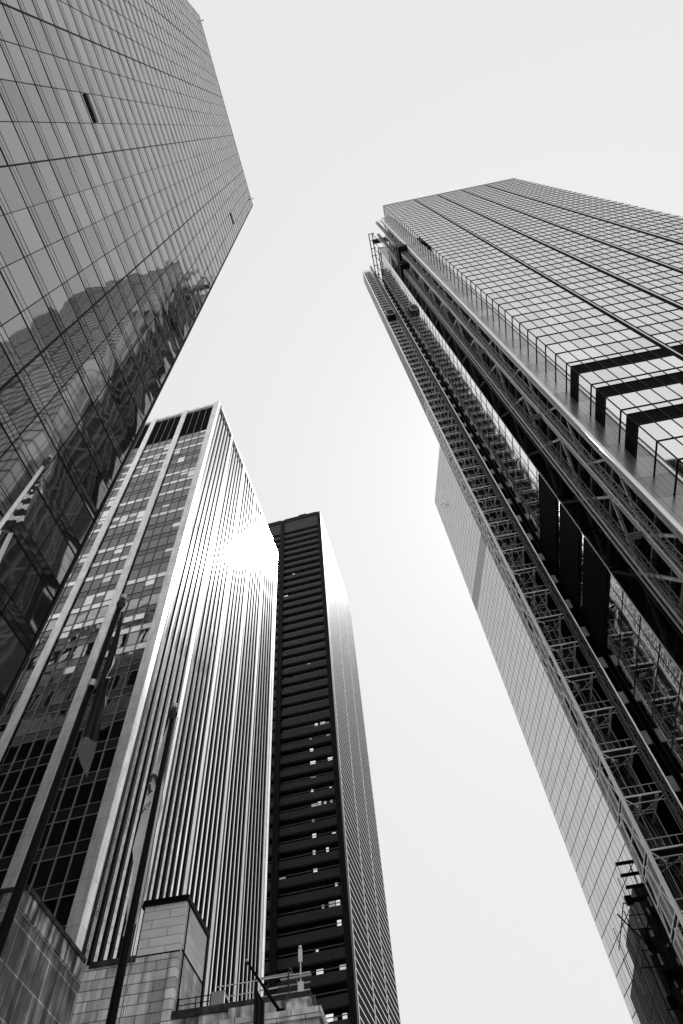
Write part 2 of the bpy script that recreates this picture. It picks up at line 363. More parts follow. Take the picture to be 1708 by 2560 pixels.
# ------------------------------------------------------------------ C: dark tower in the middle
def tower_c():
    T = 133.0; Lc = -27.55; H = 227+1.7; F = Frame('dark_banded_tower', 8.0, Lc, T, 'tall dark tower in the middle with banded front and pale striped side', 'skyscraper')
    F.part('wall', M['interior'], MB().box(-70, Lc-0.4, T+1.3, 184.5, 0, H-6))
    fl = 3.9; piers = [(-28.95, Lc+0.0), (-44.3, -42.8), (-59.7, -58.2)]
    for i, (a, b) in enumerate(piers):
        F.part('corner_pier' if i == 0 else 'pier', M['pierC'], MB().box(a, b, T, T+1.6, 0, H-0.6).box(a+0.2, a+0.45, T-0.12, T-0.001, 0, H-1).box(b-0.45, b-0.2, T-0.12, T-0.001, 0, H-1))
    sp, gl, li, si = [], [], [], []
    bays = [(-42.8, -28.95), (-58.2, -44.3)]
    z0 = 1.7+0.909*135.8 % fl
    for (a, b) in bays:
        k = 0; n = 9; w = (b-a)/n
        while True:
            za = z0+k*fl
            if za+fl > H-9: break
            sp.append(MB().box(a, b, T+0.25, T+1.25, za, za+1.75, a=random.random()))
            si.append(MB().box(a+0.1, b-0.1, T+0.93, T+0.99, za+2.55, za+2.72))
            run = random.random()
            for j in range(n):
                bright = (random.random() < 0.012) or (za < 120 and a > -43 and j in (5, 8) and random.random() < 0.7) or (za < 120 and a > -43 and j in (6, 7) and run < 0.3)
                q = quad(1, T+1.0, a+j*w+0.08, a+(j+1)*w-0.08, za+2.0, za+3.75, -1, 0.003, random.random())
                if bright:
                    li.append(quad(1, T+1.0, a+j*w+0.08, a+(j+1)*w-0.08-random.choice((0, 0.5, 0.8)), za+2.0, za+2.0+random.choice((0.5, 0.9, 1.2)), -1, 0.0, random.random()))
                else: gl.append(q)
            k += 1
        F.part('crown_wall', M['spanC'], MB().box(a, b, T+0.3, T+1.25, za, H-2.5)); F.part('crown_cap', M['pierC'], MB().box(a, b, T+0.1, T+1.3, H-2.5, H))
    multi(F, 'spandrel_band', M['spanC'], sp, 100); multi(F, 'window_pane', M['glassC'], gl, 100, 'window_pane_field')
    multi(F, 'lit_window', M['brightC'], li, 100, 'lit_window_field'); multi(F, 'window_sill', M['zinc'], si, 100, 'window_sill_field')
    F.part('roof_unit', M['spanC'], MB().box(-37, -33.5, T+1, T+4, H, H+2.2))
    # side: black cladding with pale thin ledges and paired pale ribs
    F.part('side_wall', M['louver'], MB().box(Lc-0.4, Lc-0.02, T+1.6, 184.5, 0, H))
    led = []
    ys = [134.9, 151.2, 167.7, 184.0]
    for i in range(3):
        for k in range(int(H/1.95)):
            z = 0.9+k*1.95
            led.append(MB().box(Lc-0.02, Lc+0.003, ys[i]+0.45, ys[i+1]-0.45, z, z+0.24))
    multi(F, 'side_ledge', M['whiteC'], led, 100, 'side_ledge_field')
    for yv in ys:
        for dlt in (-0.4, 0.12): F.part('side_rib', M['whiteC'], MB().box(Lc-0.02, Lc+0.06, yv+dlt, yv+dlt+0.22, 0, H))
    F.part('side_wall', M['pierC'], MB().box(Lc-0.3, Lc+0.05, T+1.6, 134.45, 0, H))
tower_c()

# ------------------------------------------------------------------ E: pale slab tower on the right, far back
def tower_e():
    L = 67.3; F = Frame('pale_panel_tower', -6.5, L, 100, 'pale gridded slab tower behind the construction hoist, dark louvre slots near its top', 'skyscraper')
    H = 280.7+1.7
    F.part('wall', M['jointE'], MB().box(L+0.12, L+40, 90, 164.7, 0, H-0.2))
    fl = 3.99; pn = []; z0 = 1.7+(0.324*178) % fl; nmod = 30; mod = (164.8-90)/nmod
    za = z0-fl
    while za < H:
        for i in range(nmod):
            y0, y1 = 90+i*mod, 90+(i+1)*mod
            zz0, zz1 = max(0, za), min(H, za+fl)
            if 194.5 < (zz0+zz1)/2 < 202.5: continue
            if zz1 > zz0: pn.append(quad(0, L, y0+0.08, y1-0.08, zz0+0.12, zz1-0.12, -1, 0.0008, random.random()))
        za += fl
    multi(F, 'facade_panel', M['panelE'], pn, 100, 'facade_panel_field')
    zl = z0+fl*round((194.5-z0)/fl)
    F.part('louvre_recess', M['louver'], MB().box(L+0.02, L+0.11, 90, 164.7, zl-0.1, zl+2*fl+0.1))
    sl = []
    for i in range(2*nmod):
        y0 = 90+i*mod/2; sl.append(MB().box(L+0.0, L+0.015, y0, y0+0.62, zl, zl+2*fl))
    for b in sl: F.part('louvre_blade', M['panelE'], b)
    F.part('roof_edge', M['panelE'], MB().box(L-0.02, L+1, 90, 164.8, H-0.15, H+0.4))
    F.part('corner_panel', M['panelE'], MB().box(L-0.01, L+0.4, 164.71, 165.1, 0, H+0.3))
tower_e()

# ------------------------------------------------------------------ D: gridded glass tower under construction, right
k = 1.143
def tower_d():
    T = 31.9*k; Lc = 29.15*k; Le = 80.9*k; Tm = 35.77*k; H = 273*k+1.7
    F = Frame('gridded_glass_tower', 4.0, Lc, T, 'bright gridded glass tower at right with dark vertical grooves and black banded lower floors', 'skyscraper')
    F.part('wall', M['interior'], MB().box(Lc+0.3, Le-0.2, T+0.3, 75*k, 0, H-0.3))
    fl = 0.09245*43.2*k
    zs = []; z = 1.7+1.266*43.2*k
    while z-fl > 0: z -= fl
    z -= fl
    while z < H: zs.append(z); z += fl
    dark_rows = [1.818, 1.636, 1.451]; zd = [1.7+v*43.2*k for v in dark_rows]
    bays = [(29.15, 40.9, 7), (41.9, 49.95, 5), (51.2, 59.05, 5), (60.3, 68.4, 5), (69.8, 80.9, 7)]
    gl, lo, tr = [], [], []
    for bi, (a, b, n) in enumerate(bays):
        a *= k; b *= k; w = (b-a)/n
        for z in zs:
            z1 = min(z+fl, H); z0 = max(z, 0)
            if z1 <= 0: continue
            isd = any(abs(z1-q) < 0.8 for q in zd)
            for j in range(n):
                x0, x1 = a+j*w, a+(j+1)*w
                if isd:
                    gl.append(quad(1, T, x0, x1, z0+0.67*fl, z1, -1, 0.0006, random.random()))
                    lo.append(quad(1, T, x0, x1, z0, z0+0.67*fl, -1, 0.0, random.random()))
                elif bi == 0 and j > 4 and abs(z1-(zd[1]-fl)) < 0.8: lo.append(quad(1, T, x0, x1, z0, z1, -1, 0, 0.5))
                else: gl.append(quad(1, T, x0, x1, z0, z1, -1, 0.0008, random.random()))
            tr.append(MB().box(a, b, T-0.09, T-0.004, z1-0.07, z1+0.07))
            if isd: tr.append(MB().box(a, b, T-0.09, T-0.004, z0+0.67*fl-0.04, z0+0.67*fl+0.04))
        for j in range(0 if bi == 0 else 1, n): F.part('mullion', M['dark'], MB().box(a+j*w-0.035, a+j*w+0.035, T-0.07, T-0.003, 0, H))
    for (a, b) in ((40.9, 41.9), (49.95, 51.2), (59.05, 60.3), (68.4, 69.8)):
        a *= k; b *= k; m_ = b-a
        F.part('groove', M['louver'], MB().box(a, b, T+0.5, T+0.62, 0, H).box(a-0.06, a+0.5*m_, T-0.03, T+0.5, 0, H).box(b-0.2, b, T-0.10, T+0.5, 0, H))
        F.part('groove_rib', M['steelD'], MB().box(a+0.53*m_, b-0.22, T-0.05, T+0.45, 0, H))
    multi(F, 'window_pane', M['glassD'], gl, 100, 'window_pane_field'); multi(F, 'louvre_panel', M['louver'], lo, 100, 'louvre_panel_field')
    multi(F, 'transom', M['black'], tr, 100, 'transom_field')
    # left return face
    gl, lo, tr = [], [], []
    for z in zs:
        z1 = min(z+fl, H); z0 = max(z, 0)
        if z1 <= 0: continue
        isd = any(abs(z1-q) < 0.8 for q in zd)
        for (y0, y1) in ((T, T+(Tm-T)/2), (T+(Tm-T)/2, Tm)):
            if isd:
                gl.append(quad(0, Lc, y0, y1, z0+0.67*fl, z1, -1, 0.001, random.random())); lo.append(quad(0, Lc, y0, y1, z0, z0+0.67*fl, -1, 0, random.random()))
            else: gl.append(quad(0, Lc, y0, y1, z0, z1, -1, 0.001, random.random()))
        tr.append(MB().box(Lc-0.09, Lc-0.004, T, Tm, z1-0.07, z1+0.07))
    multi(F, 'return_pane', M['glassD'], gl, 100, 'return_pane_field'); multi(F, 'return_louvre', M['louver'], lo, 100)
    multi(F, 'return_transom', M['black'], tr, 100)
    F.part('return_mullion', M['black'], MB().box(Lc-0.05, Lc-0.003, (T+Tm)/2-0.04, (T+Tm)/2+0.04, 0, H))
    F.part('corner_mullion', M['black'], MB().box(Lc-0.10, Lc+0.02, T-0.10, T+0.02, 0, H))
    F.part('roof_edge', M['dark'], MB().box(Lc, Le, T-0.05, T+0.8, H, H+0.5))
    # stepped back metal wall with the bright rounded edge
    Lm = 27.15*k; pn = []
    nb = 3; w = (Lc-Lm)/nb
    for z in zs:
        z1 = min(z+fl, H-2); z0 = max(z, 0)
        if z1 <= z0: continue
        a0 = random.random()
        for j in range(nb):
            pn.append(quad(1, Tm, Lm+j*w+0.012, Lm+(j+1)*w-0.012, z0+0.015, z1-0.015, -1, 0.004, a0*0.7+0.3*random.random()))
    F.part('metal_wall_backing', M['louver'], MB().box(Lm, Lc+0.2, Tm+0.03, Tm+1.4, 0, H-2))
    multi(F, 'metal_panel', M['steelD'], pn, 100, 'metal_panel_field')
    F.part('rounded_edge', M['steelbright'], MB().tube([(Lm, Tm+0.18, 0), (Lm, Tm+0.18, H-2)], 0.24, 14), smooth=True)
    F.part('edge_channel', M['steelD'], MB().box(Lm-0.1, Lm+0.1, Tm+0.6, Tm+1.4, 0, H-2).box(Lm-0.35, Lm-0.2, Tm+0.9, Tm+1.1, 0, H-2))
    # recess: dark wall, slabs, columns, braces
    Lr = 31.0*k; Lt = 28.1*k; y0 = 36.9*k; y1 = 47.1*k
    F.part('recess_wall', M['interior'], MB().box(Lr, Lr+0.3, Tm+1.4, 47.3*k, 0, H-4))
    F.part('recess_wall', M['darkglass'], MB().box(Lt+0.1, Lr, 47.0*k, 47.3*k, 0, H-4))
    sl = []; z = 3.0; kk = 0
    while z < H-6:
        sl.append(MB().box(Lt+0.8, Lr, Tm+1.4, 47.0*k, z, z+0.3)); z += fl
    multi(F, 'floor_slab', M['slab'], sl, 100)
    for y in (y0+0.2, (y0+y1)/2-0.2, y1-0.6):
        F.part('steel_column', M['brace'], MB().box(Lt-0.28, Lt-0.2, y-0.25, y+0.25, 0, H-5).box(Lt+0.2, Lt+0.28, y-0.25, y+0.25, 0, H-5).box(Lt-0.2, Lt+0.2, y-0.04, y+0.04, 0, H-5))
    z = 1.7+1.31*47*k; st = 4*fl
    while z > st: z -= st
    i = 0
    while z < H-st:
        F.part('steel_beam', M['slab'], MB().bar((Lt, y0, z), (Lt, y1, z), 0.35, 0.5))
        F.part('diagonal_brace', M['brace'], MB().bar((Lt, y0, z), (Lt, (y0+y1)/2, z+st/2), 0.36, 0.36).bar((Lt, (y0+y1)/2, z+st/2), (Lt, y0, z+st), 0.36, 0.36))
        F.part('diagonal_brace', M['brace'], MB().bar((Lt, y1, z+st*0.5), (Lt, (y0+y1)/2, z+st), 0.36, 0.36).bar((Lt, y1, z+st*0.5), (Lt, (y0+y1)/2, z), 0.36, 0.36))
        if i % 2 == 0: F.part('tie_beam', M['brace'], MB().box(26.4*k, Lt-0.3, (y0+y1)/2-0.5, (y0+y1)/2+0.5, z+st/2, z+st/2+0.15))
        for q in range(4): F.part('mast_tie', M['dark'], MB().bar((26.2*k, 38.1*k, z+q*fl+1), (Lt, y0+1.5, z+q*fl+1.6), 0.1).bar((26.0*k, 42.3*k, z+q*fl+1), (Lt, 43.5*k, z+q*fl+1.6), 0.1))
        z += st; i += 1
    return F, zs, fl
FD, ZS, FL = tower_d()

def masts():
    for (l, t, ztop, lab) in ((25.94, 37.6, 276, 'lattice hoist mast climbing the tower recess, nearest the bright steel edge'),
                              (25.8, 42.0, 276, 'lattice hoist mast climbing the tower recess, beside the black boxed wing')):
        F = Frame('hoist_mast', 4.0, l*k, t*k, lab, 'hoist mast', 'lattice masts in the recess of the right tower')
        F.part('lattice_frame', M['zinc'], lattice(MB(), l*k, t*k, 0.1, ztop*k, 0.85, 0.11, 0.06, 1.5))
        F.part('guide_rail', M['galv'], MB().box(l*k-0.75, l*k-0.62, t*k-0.08, t*k+0.08, 0.1, ztop*k))
        if t > 40: F.part('guide_rail', M['galv'], MB().box(l*k-0.3, l*k-0.1, t*k+1.7, t*k+1.85, 0.1, ztop*k).box(l*k+0.1, l*k+0.25, t*k+1.3, t*k+1.4, 0.1, ztop*k))
    for (l, t, z, lab) in ((25.6, 37.4, 203, 'black hoist car high on the mast nearest the bright steel edge'),
                           (25.2, 41.9, 200, 'black hoist car high on the mast beside the black boxed wing')):
        F = Frame('hoist_car', 4.0, l*k, t*k, lab, 'hoist car', 'black hoist cars high on the lattice masts'); x, y, z = l*k, t*k, z*k
        F.part('cabin', M['black'], MB().box(x-1.6, x-0.7, y-2.2, y+2.4, z, z+3.2).box(x-0.7, x+1.6, y-2.2, y-0.6, z, z+3.2))
        F.part('counter_frame', M['dark'], MB().box(x-1.4, x+1.3, y-1.9, y-0.62, z+4.0, z+12).box(x-1.9, x-1.6, y-2.4, y+2.2, z+3.3, z+3.5))
        F.part('cabin_window', M['galv'], MB().box(x-1.3, x-0.9, y-2.24, y-2.2, z+0.9, z+1.3))
masts()

def wing():
    Lw = 25.33*k; T = 47.35*k; T2 = 61.2*k; H = 276.7*k+1.7
    F = Frame('stepped_glass_wing', 4.0, Lw, T, 'dark glass wing with black boxed bands behind the lattice masts', 'building wing')
    F.part('wall', M['interior'], MB().box(Lw+0.3, 80*k, T+0.3, 75*k, 0, H-0.4))
    fl = 0.0745*53.7*k; bands = [(1.331, 1.462), (1.182, 1.305), (1.03, 1.155)]
    bz = [(1.7+a*53.7*k, 1.7+b*53.7*k) for a, b in bands]
    cuts = []; z = 1.7+1.486*53.7*k
    while z > 0: z -= fl
    z += fl
    while z < H: cuts.append(z); z += fl
    for a, b in bz: cuts = [c for c in cuts if not (a-1.2 < c < b+1.2)] + [a, b]
    cuts = [0]+sorted(cuts)+[H]
    n = 8; w = (T2-T)/n
    gl, bk, fr = [], [], []
    for i in range(len(cuts)-1):
        z0, z1 = cuts[i], cuts[i+1]
        blk = any(abs(z0-a) < 0.1 for a, b in bz)
        low = z1 < bz[2][0]+0.1
        for j in range(n):
            q = pane(0, Lw, T+j*w, T+(j+1)*w, z0, z1, -1, 0.002, random.random(), 0.004, 2, 3)
            if blk: bk.append(MB().box(Lw-0.25, Lw+0.1, T+j*w+0.02, T+(j+1)*w-0.02, z0, z1, a=random.random()))
            else: (fr if low else gl).append(q)
    multi(F, 'window_pane', M['glassW'], gl, 100, 'window_pane_field'); multi(F, 'low_window_pane', M['glassW'], fr, 100, 'low_window_pane_field')
    multi(F, 'black_panel', M['louver'], bk, 100)
    tr = [MB().box(Lw-0.06, Lw-0.003, T, T2, c-0.05, c+0.05) for c in cuts[1:]]
    multi(F, 'transom', M['dark'], tr, 100)
    for j in range(1, n+1): F.part('mullion', M['dark'], MB().box(Lw-0.05, Lw-0.002, T+j*w-0.03, T+j*w+0.03, 0, H))
    # front, facing the street
    fp = []; nw = 4; wf = (31.0*k-Lw)/nw
    for i in range(len(cuts)-1):
        z0, z1 = cuts[i], cuts[i+1]; blk = any(abs(z0-a) < 0.1 for a, b in bz)
        for j in range(nw):
            if blk: fp.append(MB().box(Lw+j*wf, Lw+(j+1)*wf-0.02, T-0.25, T+0.1, z0, z1))
            else: fp.append(quad(1, T, Lw+j*wf, Lw+(j+1)*wf, z0, z1, -1, 0.002, random.random()))
    multi(F, 'front_panel', M['darkglass'], fp, 100, 'front_panel_field')
    F.part('corner_post', M['steelbright'], MB().box(Lw-0.08, Lw-0.004, T-0.05, T+0.07, 0, H))
    F.part('roof_edge', M['dark'], MB().box(Lw-0.2, Lw+1, T, T2, H, H+0.8))
    # overhanging roof frame
    r = MB(); zz = 290*k
    for (a, b) in (((23.2, 43.2), (23.8, 61.6)), ((24.6, 43.2), (25.0, 61.6))):
        r.bar((a[0]*k, a[1]*k, zz), (b[0]*k, b[1]*k, zz), 0.35); r.bar((a[0]*k, a[1]*k, zz-2), (b[0]*k, b[1]*k, zz-2), 0.25)
        for i in range(14):
            f0, f1 = i/14, (i+1)/14
            p = [(a[0]+(b[0]-a[0])*f)*k for f in (f0, f1)]; q = [(a[1]+(b[1]-a[1])*f)*k for f in (f0, f1)]
            r.bar((p[0], q[0], zz-2), (p[1], q[1], zz), 0.14); r.bar((p[0], q[0], zz-2), (p[0], q[0], zz+1.1), 0.12)
    for y in (43.2, 46, 49, 52, 56, 60): r.bar((23.1*k, y*k, zz-1), (25.6*k, y*k, zz-1), 0.3); r.bar((24.6*k, y*k, zz-2), (25.5*k, (y+1)*k, H-2), 0.22)
    r.box(24.2*k, 31*k, 45.5*k, 47.2*k, zz-3, zz-2.6).box(24.2*k, 31*k, 45.5*k, 45.6*k, zz-2.6, zz-1.2)
    F.part('roof_frame', M['dark'], r)
wing()

def scaffold_hoist():
    x0, x1, y0, y1 = 19.66*k, 23.83*k, 61.43*k, 66.6*k; H = 309*k
    F = Frame('construction_hoist', 4.0, x0, y0, 'open steel hoist tower of stacked numbered landings against the pale slab tower', 'hoist tower')
    fl = 0.0622*64.5*k
    z = 1.7+1.253*64.5*k; up = []
    while z < H: up.append(z); z += fl
    z = 1.7+1.253*64.5*k; f2 = 0.0835*64.5*k; lowz = []
    z -= f2*1.0
    while z > 3: lowz.append(z); z -= f2
    lv = sorted(lowz)+up
    num = 40
    for (x, y) in ((x0, y0), (x0, y1), (x1, y0), (x1, y1)):
        q_ = 0.18 if (x == x0 and y == y0) else 0.1; F.part('corner_post', M['pale' if q_ > 0.15 else 'zinc'], MB().box(x-q_, x+q_, y-q_, y+q_, 0.1, H))
    ix7 = min(range(len(lv)), key=lambda i: abs(lv[i]-(1.7+0.534*64.5*k)))
    plat = []
    for i, z in enumerate(lv):
        near = z < 170
        nx = lv[i+1] if i+1 < len(lv) else z+fl
        b = MB().box(x0+0.25, x1-0.6, y0+0.35, y1-0.3, z, z+0.06, a=random.random())
        p = F.part('landing_deck', M['mesh'], b)
        e = MB().box(x0, x1-0.2, y0-0.02, y0+0.08, z-0.06, z+0.12).box(x0+0.12, x0+0.26, y0+0.1, y1, z-0.08, z+0.1)
        e.box(x1-0.95, x1-0.6, y0+0.3, y1, z-0.06, z+0.0).bar((x0+0.3, (y0+y1)/2, z-0.08), (x1-1, (y0+y1)/2, z-0.08), 0.12)
        if near and i % 2 == 0: e.bar((x0+2.0, y0, z-0.1), (x0+2.0, y1, z-0.1), 0.25, 0.1).bar((x0+0.3, y0+3.5, z-0.12), (x1-1, y0+3.5, z-0.12), 0.14)
        F.part('edge_beam', M['pale'], e, p)
        n_ = 7+i-ix7
        if n_ > 0:
            cx, cy = (x0+x1)/2-0.5, y0+2.1; zz = z-0.14
            F.part('number_board', M['sign'], MB().box(cx-0.42, cx+0.42, cy-0.42, cy+0.42, zz, zz+0.04), p)
            if z < 200:
                F.part('number', M['ink'], text_mb(str(n_), 0.72, lambda a, b_, c: (cx+(a-0.17*len(str(n_))), cy-0.2+b_, zz-0.008-c*0.1)), p)
        # front guard rail and left side infill panels
        rl = MB().bar((x0, y0, z+1.15), (x1-0.2, y0, z+1.15), 0.09).bar((x0, y0, nx-0.9), (x1-0.2, y0, nx-0.9), 0.1, 0.12)
        for s in range(6): rl.bar((x0+0.8*s+0.3, y0, z+0.2), (x0+0.8*s+0.3, y0, nx-0.9 if s % 2 else z+1.17), 0.05)
        F.part('guard_rail', M['galv'], rl)
        ck = MB(); rg = random.Random(i)
        ck.bar((x0+0.2, y0+0.5, nx-0.2), (x1-0.8, y1-0.6, nx-0.3), 0.07)
        for s in range(7):
            xx = x0+0.3+rg.random()*3.2; ck.bar((xx, y0+rg.random()*2, z+0.1), (xx+rg.uniform(-.6, .6), y0+rg.random()*4, nx-0.25), rg.choice((0.05, 0.08, 0.12)))
        F.part('scaffold_pole', M['zinc'], ck)
        pn = MB(); m = 3
        for s in range(m):
            ya, yb = y0+0.3+s*(y1-y0-0.4)/m, y0+0.3+(s+1)*(y1-y0-0.4)/m-0.25
            if (s+i) % 3: pn.box(x0-0.05, x0-0.02, ya, yb, z+0.3, nx-0.3, a=random.random())
        F.part('side_infill', M['ply'], pn)
        sb = MB()
        for s in range(m):
            ya, yb = y0+0.3+s*(y1-y0-0.4)/m, y0+0.3+(s+1)*(y1-y0-0.4)/m-0.25
            for (p0, p1) in (((ya, z+0.3), (yb, z+0.3)), ((ya, nx-0.3), (yb, nx-0.3)), ((ya, z+0.3), (ya, nx-0.3)), ((yb, z+0.3), (yb, nx-0.3)), ((ya, (z+nx)/2), (yb, (z+nx)/2))):
                sb.bar((x0-0.09, *p0), (x0-0.09, *p1), 0.09 if near else 0.12)
        sb.bar((x0-0.1, y0, z), (x0-0.1, (y0+y1)/2, nx), 0.11).bar((x0-0.1, y1, z), (x0-0.1, (y0+y1)/2, nx), 0.11)
        F.part('side_frame', M['pale' if near else 'galv'], sb)
        F.part('diagonal_tie', M['pale'], MB().bar((x0, y0-0.05, z), (x0+1.3, y0+0.1, z-1.3), 0.09).bar((x1-0.2, y0, z-0.4), (x0+0.3, y1-0.5, z-0.4), 0.06))
        F.part('wall_tie', M['dark'], MB().box(x1-0.2, 25.33*k, y0+1.5, y0+2.3, z-0.2, z))
    F.part('back_screen', M['mesh'], MB().box(x0+0.2, x1, y1-0.05, y1, 0, H-1))
    F.part('shaft_wall', M['interior'], MB().box(x1, 25.2*k, y0+0.6, y1, 0, H-18))
    F2 = Frame('hoist_mast', 4.0, 23.75*k, 60.9*k, 'lattice mast with a bright tube on the right side of the stacked landings', 'hoist mast')
    F2.part('lattice_frame', M['zinc'], lattice(MB(), 23.8*k, 60.75*k, 0.1, H+6, 0.7, 0.10, 0.06, 1.4))
    F2.part('bright_tube', M['steelbright'], MB().tube([(24.2*k, 60.4*k, 0.1), (24.2*k, 60.4*k, H-6)], 0.11, 8))
    cb = MB()
    zz = 6
    while zz < H-10: cb.box(24.3*k, 24.9*k, 60.3*k, 60.5*k, zz, zz+1.9); zz += 6.3
    F2.part('tie_bracket', M['grey'], cb)
    F3 = Frame('hoist_car', 4.0, 22*k, 60*k, 'box hoist car with pale roof on the open landings tower', 'hoist car')
    zc = 3.55*62*k; a, b = 19.9*k, 22.6*k
    F3.part('cabin', M['black'], MB().box(a, b, 59.2*k, 61.2*k, zc, zc+7.5)); F3.part('cabin_roof', M['galv'], MB().box(a-0.1, b+0.1, 59.1*k, 61.3*k, zc+7.5, zc+8.3))
    F3.part('cabin_frame', M['galv'], MB().box(a-0.05, a+0.15, 59.1*k, 59.2*k, zc, zc+7.5).box(b-0.15, b+0.05, 59.1*k, 59.2*k, zc, zc+7.5).box(a, b, 59.1*k, 59.2*k, zc, zc+0.3))
scaffold_hoist()

# ------------------------------------------------------------------ far building wrapped in scaffolding
def scaffold_building():
    r = 120; a = R(18.27-4); x = r*math.sin(a)+0.0; y = r*math.cos(a); H = 0.455*r
    F = Frame('scaffolded_building', 4.0, x, y, 'dark building wrapped in ragged scaffolding low behind the hoist tower', 'building')
    F.part('wall', M['darkbuild'], MB().box(x+0.8, x+30, y+0.8, y+25, 0, H-3))
    F.part('upper_block', M['darkbuild'], MB().box(x+3.6, x+30, y+4, y+25, H-3, H+5))
    rr = random.Random(3)
    s = MB(); zz = 0
    while zz < H+1:
        if rr.random() < 0.75: s.bar((x-rr.random()*1.5, y, zz), (x+rr.uniform(2, 6), y, zz+rr.uniform(-.3, .3)), 0.11)
        if rr.random() < 0.6: s.bar((x, y-rr.random(), zz), (x, y+rr.uniform(5, 16), zz), 0.12)
        if rr.random() < 0.5:
            q = rr.random()*5; s.box(x+q, x+q+rr.uniform(1, 3), y+0.1, y+0.9, zz-0.08, zz+rr.choice((0, 0, 1.2)))
        zz += rr.uniform(1.4, 2.3)
    for i in range(11):
        h = H+rr.uniform(-4, 7); xx = x+i*0.85+rr.uniform(-.3, .3)
        s.bar((xx, y+rr.uniform(-.4, .4), 0), (xx+rr.uniform(-.4, .4), y, h), 0.11)
        s.bar((x+rr.uniform(-.6, .2), y+i*1.5, 0), (x, y+i*1.5, h-rr.uniform(1, 6)), 0.11)
    for i in range(46):
        z_ = rr.uniform(8, H); xx = x+rr.uniform(-0.5, 6); s.bar((xx, y-0.1, z_), (xx+rr.uniform(-2.5, 2.5), y+rr.uniform(-.5, .5), z_+rr.uniform(1.5, 4.5)), rr.choice((0.07, 0.1, 0.2)))
    for i in range(16):
        z_ = rr.uniform(5, H-2); xx = x+rr.uniform(-0.7, 1.2); s.box(xx, xx+rr.uniform(.5, 2), y+rr.uniform(0, .6), y+1.2, z_, z_+rr.uniform(1, 4))
    for i in range(4):
        z_ = H+1.5+i*2; s.box(x+1.8, x+6.5, y+1, y+1.6, z_, z_+0.35)
    for i in range(14):
        xx = x+1.5+rr.random()*6; s.bar((xx, y+1+rr.random()*3, H-3), (xx+rr.uniform(-.5, .5), y+1, H+rr.uniform(2, 9)), 0.1)
    F.part('scaffolding', M['black'], s)
    b = MB()
    for i in range(60):
        xx = x+0.5+rr.random()*8; z_ = rr.uniform(20, H); b.box(xx, xx+rr.uniform(.1, .7), y+0.72, y+0.78, z_, z_+rr.uniform(.3, 1.6))
    F.part('pale_sheeting', M['sheet'], b)
    F.part('net_post', M['black'], MB().box(x+8.6, x+9.4, y-0.2, y+0.6, 0, H+9))
scaffold_building()

